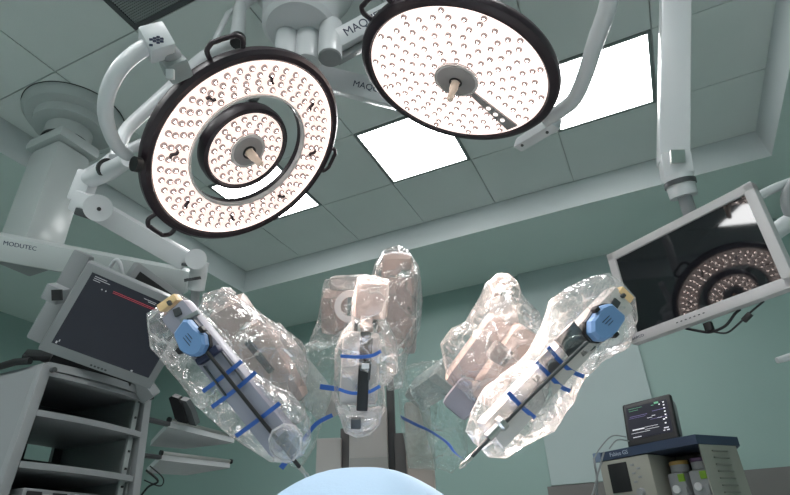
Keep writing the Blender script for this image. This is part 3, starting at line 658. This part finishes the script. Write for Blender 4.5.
# patient monitor
mc = V((-.029, 3.315, .612 + CZ)); rm = V((.922, -.385, .023)).normalized(); um = V((.067, .22, .973)); um = (um - rm * um.dot(rm)).normalized(); nm_ = rm.cross(um)
tX = thing('patient_monitor', 'black-framed patient monitor with lit waveforms, standing on the navy shelf', 'monitor', V((mc.x, mc.y, zA)))
b = B(); b.box(mat4(rm, um, nm_, mc - um * .008), .276, .245, .03, .014, 3); obj('bezel', b, mBlk, tX)
b = B(); b.box(mat4(rm, um, nm_, mc - nm_ * .04 + rm * .006), .25, .20, .06, .02); obj('back_casing', b, mLG, tX)
b = B(); b.box(mat4(rm, um, nm_, mc - nm_ * .06 - um * .09), .12, .06, .08, .01); obj('foot', b, mLG, tX)
b = B(); b.box(mat4(rm, um, nm_, mc + nm_ * .0155 - um * .002), .232, .176, .002); sx = obj('screen', b, nmat('vital_screen', (.01, .01, .014), .3, spec=.3, emis=(.05, .055, .09), es=.2), tX, False)
def sp_(u, v): return mc + rm * (u - .5) * .232 + um * (.5 - v) * .176 + nm_ * .0175
def line(nm, L, col, es=.6):
    b = B()
    for u0, u1, v, tt in L: b.beam(sp_(u0, v), sp_(u1, v), tt, .001, nm_, 0)
    obj(nm, b, nmat(nm + '_glow', tuple(.3 * c for c in col), .4, emis=col, es=es), sx, False)
line('green_trace', [(.06, .4, .07, .0015), (.07, .3, .14, .0015), (.7, .8, .05, .01), (.62, .68, .1, .003)], (.2, .6, .35), .45)
line('violet_trace', [(.07, .5, .32, .002), (.05, .45, .37, .0015), (.62, .95, .28, .002), (.55, .95, .52, .0015)], (.3, .25, .55), .4)
line('white_readout', [(.09, .38, .74, .006), (.39, .7, .72, .0015), (.39, .72, .79, .0015), (.05, .5, .84, .0015), (.08, .28, .965, .003), (.48, .60, .46, .002), (.6, .68, .42, .003), (.72, .82, .52, .003), (.82, .93, .86, .005), (.8, .84, .93, .005), (.88, .94, .93, .005)], (.85, .85, .9), .7)
line('white_icons', [(.895, .93, v, .006) for v in (.08, .17, .27, .37, .47, .57)] + [(.84, .88, .6, .006), (.86, .9, .72, .007), (.80, .83, .12, .005)], (.95, .95, 1), .9)
b = B()
for (pts) in ([(626, 437), (612, 436), (600, 448), (594, 459)], [(629, 441), (617, 440), (609, 449)]): b.tube(spline([W(x, y, 2.95 - i * .01) for i, (x, y) in enumerate(pts)], 6), .0035, 8)
tag(obj('monitor_cable', b, mGrey), 'thin grey cables looping from the patient monitor over the shelf corner', 'cable')
b = B(); b.tube(spline([W(604, 452, 2.72), W(599, 470, 2.70), W(594, 490, 2.68), W(588, 510, 2.66), W(570, 600, 2.6)], 5), .0045, 8)
b.tube(spline([W(594, 458, 2.74), W(595, 466, 2.72), W(597, 478, 2.72), W(596, 500, 2.72)], 5), .006, 8)
tag(obj('breathing_hose', b, mLG), 'pale thin hose hanging at the left side of the anaesthesia machine', 'hose')

# ------------------------------------------------------------------ surgical robot (draped)
tRb = thing('surgical_robot', 'beige and grey surgical robot with several arms under clear plastic drapes', 'surgical robot', V((W(368, 450, 2.2).x, W(368, 450, 2.2).y, 0)))
hx = V((.913, .407, 0)).normalized(); hy = V((-.407, .913, 0)).normalized()
mRobG = nmat('robot_grey', (.48, .46, .45), .4, var=.04); mRobD = nmat('robot_dark_grey', (.12, .115, .115), .4)
def vblock(x0, x1, ytop, d, deep, bev=.01, zlo=.35, yref=455):
    a = W(x0, yref, d); c = W(x1, yref, d); z1 = W((x0 + x1) / 2, ytop, d).z; wdt = (c - a).dot(hx); ctr = (a + c) / 2; ctr = ctr + hy * deep / 2; ctr.z = (z1 + zlo) / 2
    return B().box(mat4(hx, hy, V((0, 0, 1)), ctr), wdt, deep, z1 - zlo, bev)
obj('column', vblock(349, 388, 400, 2.10, .30, .006), mRobG, tRb)
obj('column_lip', vblock(349.5, 388, 457.5, 2.085, .02, .003), nmat('robot_mid_grey', (.36, .35, .34), .4), tRb)
obj('left_housing', vblock(316, 341, 436, 2.14, .22, .006), mRobG, tRb)
obj('left_channel', vblock(340, 350, 425, 2.17, .2, .003), mRobD, tRb)
obj('right_channel', vblock(388, 396, 345, 2.16, .2, .003), mDG, tRb)
obj('right_housing', vblock(395, 409, 430, 2.13, .22, .006), mRobD, tRb)
obj('right_pillar', vblock(406, 434, 392, 2.06, .20, .02), mCream, tRb)
b = B(); b.abox((W(368, 455, 2.2) - hx * .32 - hy * .1) * 1, (W(368, 455, 2.2) - hx * .32 - hy * .1) * 1 + V((.001, .001, .001)))
bc = W(368, 455, 2.25); bc.z = .2
b = B(); b.box(mat4(hx, hy, V((0, 0, 1)), bc + hy * .1), .75, .8, .36, .05, 4); obj('base', b, mRobG, tRb)
def seg(nm, a, c, w, t, mt=mCream, bev=.02, n=None, par=None, ext=0):
    b = B(); b.beam(W(*a), W(*c), w, t, -F_ if n is None else n, bev, ext); return obj(nm, b, mt, par or tRb)
# centre arm
seg('upper_link', (397, 253, 1.92), (399, 345, 2.0), .115, .11, bev=.04)
seg('upper_link_side', (411, 268, 1.98), (409, 350, 2.05), .05, .10, mRobG)
seg('left_link', (335, 292, 1.9), (334, 330, 1.95), .085, .09)
seg('cross_link', (330, 286, 1.95), (372, 284, 1.95), .07, .08, mRobG)
seg('camera_head', (373, 282, 1.62), (371, 318, 1.62), .095, .08, nmat('robot_pink_beige', (.60, .47, .43), .4), .015)
b = B(); b.lathe(mat4(*basis(-F_), W(351, 306, 1.72)), [(.035, 0), (.05, .006), (.05, .02), (.03, .02)], 30); obj('white_ring', b, mWhite, tRb)
seg('neck', (367, 318, 1.6), (367, 332, 1.56), .035, .04, mCream, .006)
seg('bracket', (356.5, 322, 1.57), (356, 331, 1.57), .010, .03, mBlk, .002); seg('bracket', (374, 321, 1.57), (380, 331, 1.57), .014, .03, mBlk, .002)
seg('camera_carriage', (362, 332, 1.56), (358, 405, 1.50), .105, .05, mRobG, .02)
seg('carriage_track', (366, 332, 1.515), (362, 411, 1.465), .030, .02, mBlk, .003)
seg('track_rail', (372, 338, 1.51), (369, 380, 1.48), .006, .02, mDG, .001)
b = B(); b.box(mat4(R_, U_, -F_, W(365.5, 366, 1.47)), .020, .013, .004); obj('white_tag', b, mWhite, tRb)
b = B(); b.box(mat4(R_, U_, -F_, W(356, 423, 1.44)), .026, .026, .02, .002); obj('port_block', b, mDG, tRb)
# left arm
seg('lower_link', (330, 410, 2.1), (268, 335, 1.85), .10, .10, mRobG)
seg('left_arm_link', (226, 303, 1.62), (258, 350, 1.66), .11, .09)
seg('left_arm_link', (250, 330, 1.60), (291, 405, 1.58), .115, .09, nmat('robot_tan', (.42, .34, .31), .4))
seg('link_slot', (247, 341, 1.545), (272, 372, 1.54), .018, .02, mDG, .004)
seg('shoulder_cap', (216, 296, 1.66), (232, 304, 1.66), .08, .08, mRobG, .03)
# right arm
seg('lower_link', (418, 395, 2.08), (452, 372, 1.9), .10, .10, mRobG)
seg('right_arm_link', (504, 318, 1.62), (455, 385, 1.66), .085, .08)
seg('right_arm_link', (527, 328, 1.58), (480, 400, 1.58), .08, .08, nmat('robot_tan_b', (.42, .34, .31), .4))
seg('link_joint', (505, 345, 1.56), (494, 362, 1.56), .06, .05, mRobD, .015)
seg('link_end', (452, 388, 1.62), (476, 408, 1.60), .10, .08, nmat('robot_slate', (.22, .22, .26), .4), .02)
b = B(); lp = spline([W(497, 297, 1.66), W(493, 287, 1.66), W(498, 279, 1.66), W(506, 281, 1.66), W(508, 291, 1.66), W(505, 300, 1.66)], 6); b.tube(lp, .013, 12); obj('arm_loop_handle', b, mCream, tRb)
seg('wrist_link', (500, 296, 1.64), (507, 330, 1.62), .075, .06, mRobG, .02)

def carriage(nm, a, c, da, dc, w, mt, axisn=None):
    A = W(*a, da); D = W(*c, dc); z = (D - A).normalized(); n = -F_; n = (n - z * n.dot(z)).normalized()
    b = B(); b.beam(A, D, w, .05, n, .012); o = obj(nm, b, mt, tRb); return A, D, z, n, o
AL, DL, zL, nL, cl_ = carriage('instrument_carriage', (176, 309), (287, 446), 1.37, 1.27, .076, nmat('carriage_violet_grey', (.30, .30, .36), .35))
AR, DR, zR, nR, cr_ = carriage('instrument_carriage', (620, 298), (489, 436), 1.37, 1.20, .074, mWarm)
def onc(x, y, A, n, off): return onplane(x, y, A + n * off, n)
def deco(L, A, n, z, par, side):
    x = n.cross(z).normalized()
    for nm, p, q, w, t, off, mt in L:
        b = B(); b.beam(onc(*p, A, n, off), onc(*q, A, n, off), w, t, n, min(w, t) * .2); obj(nm, b, mt, par)
deco([('amber_cap', (161, 309), (178.5, 297), .020, .03, .012, mAmber), ('cap_screw', (168, 304), (171, 302), .012, .01, .030, mDG),
      ('sensor_window', (174.5, 313.5), (181, 310.5), .020, .01, .026, mDG), ('dark_collar', (181, 322), (199, 312), .012, .012, .022, mGrey),
      ('adapter_base', (199, 362.5), (220, 347.5), .018, .03, .03, mInk),
      ('carriage_rail', (222, 352), (246, 384), .004, .006, .028, mDG), ('carriage_rail', (204, 366), (226, 396), .004, .006, .028, mDG),
      ], AL, nL, zL, cl_, 1)
deco([('amber_cap', (617, 289.5), (629, 301), .020, .03, .012, mAmber), ('cap_screw', (622, 294.5), (624.5, 297), .010, .01, .030, mDG),
      ('sensor_window', (612, 301), (618, 306), .020, .012, .024, mDG),
      ('dark_section', (580, 330), (562, 349), .055, .012, .024, mDSteel), ('dark_section', (556, 356), (545, 368), .05, .012, .022, mRobD),
      ('screw_block', (534, 376), (538, 380), .015, .012, .026, mDG), ('side_motor', (591, 344), (577, 356), .018, .03, .01, mBlk), ('side_motor', (570, 350), (563, 362), .014, .03, .01, mDSteel),
      ], AR, nR, zR, cr_, 1)
def instrument(label, poly, shaft, tipx, A, n, seedtxt):
    t = thing('surgical_instrument', label, 'surgical instrument', onc(*shaft[-1], A, n, .02), 'blue-topped instruments on the robot arms')
    P = [onc(x, y, A, n, .034) for x, y in poly]; ctr = sum(P, V()) / len(P)
    b = B(); b.prism([ctr + (p - ctr) * 1.07 for p in P], n * .012); obj('housing_base', b, mBlk, t)
    b = B(); k = len(P); rings = [[p + n * .012 for p in P], [p + n * .030 for p in P], [ctr + (p - ctr) * .86 + n * .038 for p in P]]
    vs = sum(rings, []); fs = [[i, (i + 1) % k, (i + 1) % k + k, i + k] for i in range(k)] + [[i + k, (i + 1) % k + k, (i + 1) % k + 2 * k, i + 2 * k] for i in range(k)] + [list(range(2 * k, 3 * k)), list(range(k))[::-1]]
    b.add(vs, fs); hb = obj('housing', b, mBlue, t, False)
    z = (onc(*shaft[-1], A, n, 0) - onc(*shaft[0], A, n, 0)).normalized(); x = n.cross(z)
    b = B()
    for q in (-1, 0, 1): b.beam(ctr + n * .0385 + x * q * .007 - z * .012, ctr + n * .0385 + x * q * .007 + z * (.010 - .004 * q), .0018, .0006, n, 0)
    obj('printed_lines', b, mNavy, hb, False)
    for q in (-1, 1):
        b = B(); b.beam(ctr + n * .03 + x * q * .036 - z * .004, ctr + n * .03 + x * q * .036 + z * .010, .010, .018, n, .002); obj('release_button', b, mBlk, t)
    b = B(); b.tube([onc(*p, A, n, .048 - .02 * i / (len(shaft) - 1)) for i, p in enumerate(shaft)], .0046, 12); obj('shaft', b, mBlk if seedtxt else mDG, t)
    e = onc(*shaft[-1], A, n, .028); b = B(); b.tube([e - z * .008, e + z * .006], .0050, 12); obj('wrist', b, mSteel, t)
    for q in (-1, 1):
        b = B(); b.tube([e + z * .005, e + z * .016 + x * q * .004, e + z * .028 + x * q * .001], [.003, .0025, .0008], 8); obj('jaw', b, mSteel, t)
    return t
instrument('left surgical instrument with a blue housing and long black shaft pointing down-right', [(190.3, 320), (195.2, 320), (201.8, 327.9), (210.3, 335), (211.8, 344.8), (208.5, 352.7), (202.4, 356.4), (197, 356), (187.3, 351), (181.2, 336.4), (181.2, 332.7)],
    [(207, 352), (255, 412), (302, 470)], 0, AL, nL, True)
instrument('right surgical instrument with a blue housing and long shaft pointing down-left', [(599.6, 305.4), (603.8, 305.4), (616.5, 316.7), (616.5, 321), (606.6, 336.5), (595.3, 342.2), (589.7, 341.5), (583.3, 333.7), (583.3, 322.4), (586.9, 318.2), (592.5, 308.3)],
    [(587, 342), (530, 397), (469, 459)], 0, AR, nR, False)
# cannula mounts at the lower ends
for (p, A, n, nm) in (((286, 443), AL, nL, 'left'), ((497, 428), AR, nR, 'right')):
    c_ = onc(*p, A, n, .03); b = B(); zz = zL if nm == 'left' else zR
    b.lathe(mat4(*basis(zz), c_), [(.006, -.02), (.016, -.02), (.016, -.008), (.010, -.004), (.010, .03), (.006, .03)], 24); obj('cannula_mount', b, mSteel if nm == 'right' else mDG, tRb)

# ---------------------------------------------------------------- plastic drapes
def bag(label, pts, df, thick, seed, mt=None, amp=.02, fwd=.5, rings=20, nper=96, group='clear plastic drapes on the robot', name='sterile_drape', flat=True):
    L = []; n = len(pts); per = [math.dist(pts[i], pts[(i + 1) % n]) for i in range(n)]; tot = sum(per)
    for i in range(n):
        k = max(1, round(nper * per[i] / tot))
        for q in range(k):
            s = q / k; L.append((pts[i][0] * (1 - s) + pts[(i + 1) % n][0] * s, pts[i][1] * (1 - s) + pts[(i + 1) % n][1] * s))
    P = [W(x, y, df(x, y)) for x, y in L]; c = sum(P, V()) / len(P); m = len(P); so = V((seed * 7.3, seed * 3.1, seed * 5.7))
    def dis(p):
        r1 = 1 - 2 * abs(noise.noise(p * 7 + so)); r2 = 1 - 2 * abs(noise.noise(p * 17 + so * 2)); r3 = noise.noise(p * 38 + so)
        w = noise.noise_vector(p * 9 + so) * .6 + noise.noise_vector(p * 24 + so) * .35
        return (r1 * 1.2 + r2 * .9 + r3 * .4) * amp, w * amp * .95
    b = B(); vs = []; fs = []
    def layer(sgn, frac):
        base = len(vs)
        for k in range(1, rings + 1):
            r = math.sin(k / rings * PI / 2) if False else k / rings
            prof = math.sqrt(max(0, 1 - r ** 3.2))
            for p in P:
                q = c + (p - c) * r; h, wv = dis(q + F_ * sgn * .1); e = min(1, (1 - r) * 6 + .12)
                vs.append(q - F_ * sgn * (thick * frac * prof + h * e) + wv * (.3 + .7 * e))
        vs.append(c - F_ * sgn * thick * frac)
        ci = len(vs) - 1
        for k in range(rings - 1):
            for i in range(m):
                j = (i + 1) % m; fs.append([base + k * m + i, base + k * m + j, base + (k + 1) * m + j, base + (k + 1) * m + i])
        for i in range(m): fs.append([ci, base + (i + 1) % m, base + i])
        return base + (rings - 1) * m
    e1 = layer(1, fwd * 2 if fwd < 1 else fwd); e2 = layer(-1, 1)
    for i in range(m):
        j = (i + 1) % m; fs.append([e1 + i, e1 + j, e2 + j, e2 + i])
    b.add(vs, fs)
    o = obj(name, b, mt or mFilm, None, not flat, ang=50); tag(o, label, 'plastic drape', group); return o
def plane_d(*tri):
    (x0, y0, d0), (x1, y1, d1), (x2, y2, d2) = tri
    det = (x1 - x0) * (y2 - y0) - (x2 - x0) * (y1 - y0)
    def f(x, y):
        u = ((x - x0) * (y2 - y0) - (x2 - x0) * (y - y0)) / det; v = ((x1 - x0) * (y - y0) - (x - x0) * (y1 - y0)) / det
        return d0 + u * (d1 - d0) + v * (d2 - d0)
    return f
dL = plane_d((176, 309, 1.39), (287, 446, 1.29), (215, 425, 1.34)); dR = plane_d((620, 298, 1.38), (489, 436, 1.21), (560, 420, 1.3))
dgL = bag('crinkled clear drape sleeve around the left instrument arm, beneath the cart monitor edge', [(147, 313), (163, 304), (179, 294), (190, 302), (203, 316), (216, 330), (232, 350), (250, 372), (272, 388), (296, 402), (309, 420), (311, 438), (303, 455), (292, 463), (270, 462), (245, 446), (222, 428), (196, 402), (170, 372), (150, 346)], dL, .055, 1, amp=.010, fwd=.22)
bag('bulky clear drape over the robot link just right of the left instrument arm', [(203, 294), (222, 288), (240, 299), (256, 312), (276, 324), (300, 343), (308, 368), (304, 398), (306, 418), (296, 424), (272, 400), (252, 380), (232, 352), (214, 328), (200, 310)], lambda x, y: 1.60, .085, 2, amp=.018, fwd=.45)
bag('tall clear drape over the topmost upright link behind the camera arm', [(376, 262), (384, 250), (398, 245), (409, 250), (419, 266), (423, 300), (420, 328), (408, 356), (402, 388), (388, 390), (374, 360), (368, 320), (370, 280)], lambda x, y: 1.97, .12, 3, amp=.016, fwd=.45)
bag('clear drape over the square link left of the camera head', [(325, 280), (350, 275), (372, 276), (366, 300), (352, 322), (336, 344), (318, 352), (308, 346), (317, 325), (321, 300)], lambda x, y: 1.93, .08, 4, amp=.015, fwd=.45)
bag('clear drape around the upright camera arm with two blue ties', [(352, 300), (358, 276), (374, 275), (390, 280), (386, 318), (397, 340), (398, 372), (384, 386), (386, 408), (378, 424), (362, 434), (346, 430), (335, 410), (334, 380), (335, 350), (342, 332), (352, 320)], lambda x, y: 1.56, .075, 5, amp=.012, fwd=.45)
bag('milky plastic cup at the bottom end of the camera arm', [(337, 408), (352, 411), (368, 412), (382, 408), (380, 424), (370, 434), (357, 437), (344, 431)], lambda x, y: 1.50, .05, 6, mFilmW, .004, .45, 12, 60, None, 'milky_cap')
bag('milky plastic cup around the lower end of the left instrument shaft', [(272, 430), (282, 424), (294, 426), (302, 436), (302, 450), (294, 461), (280, 460), (270, 452), (268, 440)], lambda x, y: 1.225, .03, 7, mFilmW, .005, .22, 12, 60, None, 'milky_cap')
bag('peaked clear drape over the looped robot link left of the right instrument arm', [(487, 282), (497, 274), (508, 274), (516, 280), (523, 296), (539, 312), (545, 326), (536, 345), (520, 362), (503, 378), (484, 396), (470, 405), (458, 392), (446, 372), (440, 344), (452, 330), (466, 322), (476, 304)], lambda x, y: 1.62, .09, 8, amp=.020, fwd=.45)
bag('large bright clear drape sleeve around the right instrument arm', [(548, 318), (552, 300), (568, 287), (589, 278), (609, 273), (624, 284), (635, 297), (637, 318), (630, 346), (606, 358), (586, 378), (572, 404), (552, 432), (522, 448), (506, 458), (488, 457), (474, 442), (466, 430), (470, 414), (478, 400), (500, 380), (522, 360), (538, 340)], dR, .06, 9, amp=.012, fwd=.22)
bag('thin clear sheet sagging between the column and the right robot links', [(402, 366), (424, 362), (442, 360), (456, 380), (468, 404), (466, 430), (468, 455), (452, 474), (436, 468), (428, 440), (418, 405), (404, 385)], lambda x, y: 1.85, .04, 10, mFilmG, .012, .45, 14, 70)
bag('thin clear sheet sagging between the column and the left robot links', [(304, 345), (320, 338), (338, 345), (336, 372), (330, 400), (322, 424), (314, 448), (300, 470), (290, 466), (300, 444), (306, 420), (303, 390)], lambda x, y: 1.80, .04, 11, mFilmG, .012, .45, 14, 70)
bag('clear sleeve around the tan pillar right of the robot column', [(398, 392), (406, 384), (432, 388), (437, 410), (434, 440), (436, 470), (408, 468), (404, 440), (400, 418)], lambda x, y: 2.02, .03, 12, mFilmG, .008, .45, 14, 70)
# blue ties
def tie(label, pts, d, w=.010, par=None):
    P = [W(x, y, d if not callable(d) else d(x, y)) for x, y in pts]; b = B()
    P = spline(P, 5) if len(P) > 2 else P; n = -F_; w2 = w / 2; k = len(P); vs = []
    for i, p in enumerate(P):
        t = (P[min(i + 1, k - 1)] - P[max(i - 1, 0)]).normalized(); s_ = n.cross(t).normalized()
        vs += [p + s_ * w2, p - s_ * w2, p - s_ * w2 + n * .0015, p + s_ * w2 + n * .0015]
    fs = [[4 * i + a, 4 * i + (a + 1) % 4, 4 * i + 4 + (a + 1) % 4, 4 * i + 4 + a] for i in range(k - 1) for a in range(4)] + [[0, 1, 2, 3], [4 * k - 1, 4 * k - 2, 4 * k - 3, 4 * k - 4]]
    b.add(vs, fs); o = obj('tie_strap', b, mTape); return tag(o, label, 'strap', 'blue ties on the plastic drapes')
dl = lambda x, y: dL(x, y) - .052; dr = lambda x, y: dR(x, y) - .052
tie('blue tie on the left instrument arm, first below the blue housing', [(203, 391.5), (222, 377), (242, 361)], dl)
tie('blue tie on the left instrument arm, second below the blue housing', [(212, 407), (235, 390), (256, 372)], dl)
tie('blue tie on the left instrument arm, lowest, nearest the milky cup', [(236, 436), (258, 420), (280, 403)], dl)
tie('blue tie on the right instrument arm, first below the blue housing', [(548, 347), (560, 361), (571, 371), (584, 376.5)], dr)
tie('blue tie on the right instrument arm, second below the blue housing', [(536, 362), (549, 375), (560, 386), (570, 391)], dr)
tie('blue tie on the right instrument arm, lowest, above the brightly lit end', [(508, 392), (520, 405), (535, 418)], dr)
tie('upper curved blue tie around the camera arm', [(340.5, 356), (358, 357), (372, 355.5), (381, 351)], 1.475, .009)
tie('lower curved blue tie around the camera arm', [(338.5, 389), (352, 393), (368, 392), (380, 386)], 1.47, .009)
tie('short wide blue tie pointing left from the camera arm', [(320, 386.5), (338, 389)], 1.6, .015)
tie('blue strap running down-left from the camera arm cup', [(332.5, 415), (316, 424), (303, 441)], 1.6, .012)
tie('short blue strap end beneath the left milky cup', [(289, 458), (281, 468)], 1.3, .013)
tie('long blue strap running from the column down to the right instrument tip', [(401, 417), (417, 425), (430, 431), (445, 441), (455, 452), (464, 460)], lambda x, y: 1.75 - (x - 401) * .0085, .013)

# ---------------------------------------------------------------- patient drape on the operating table
dc = W(362, 500, 1.12)
b = B(); vs = []; fs = []; nu, nv_ = 96, 40
top = W(360, 470, 1.12).z
for j in range(nv_ + 1):
    s = j / nv_
    for i in range(nu):
        a = 2 * PI * i / nu
        if s < .6:
            th = s / .6 * PI / 2; rr_ = math.sin(th); zz = math.cos(th)
            x = .24 * rr_ * math.cos(a); y = .42 * rr_ * math.sin(a); z = top - .20 + .20 * zz
        else:
            q = (s - .6) / .4; x = (.24 + .05 * q) * math.cos(a); y = (.42 + .06 * q) * math.sin(a); z = top - .20 - .12 * q
            f_ = 1 + .03 * q * math.sin(a * 11) ; x *= f_; y *= f_
        p = V((0, 0, 0)) + hx * x + hy * y; p += V((dc.x, dc.y, 0)); p.z = z
        p += noise.noise_vector(p * 6) * .008 + V((0, 0, noise.noise(p * 14) * .003)); vs.append(p)
for j in range(nv_):
    for i in range(nu): fs.append([j * nu + i, j * nu + (i + 1) % nu, (j + 1) * nu + (i + 1) % nu, (j + 1) * nu + i])
b.add(vs, fs); tag(obj('surgical_sheet', b, mCloth), 'light blue cloth sheet over the rounded mound at the bottom centre', 'surgical sheet')
t = thing('operating_table', 'operating table hidden beneath the blue cloth sheet', 'operating table', V((dc.x, dc.y, 0)))
b = B(); b.box(mat4(hx, hy, V((0, 0, 1)), V((dc.x, dc.y, top - .36))), .5, .9, .06, .02); obj('tabletop', b, mDG, t)
b = B(); b.box(mat4(hx, hy, V((0, 0, 1)), V((dc.x, dc.y, (top - .40) / 2))), .22, .3, top - .40, .02); obj('pedestal', b, mSteel, t)
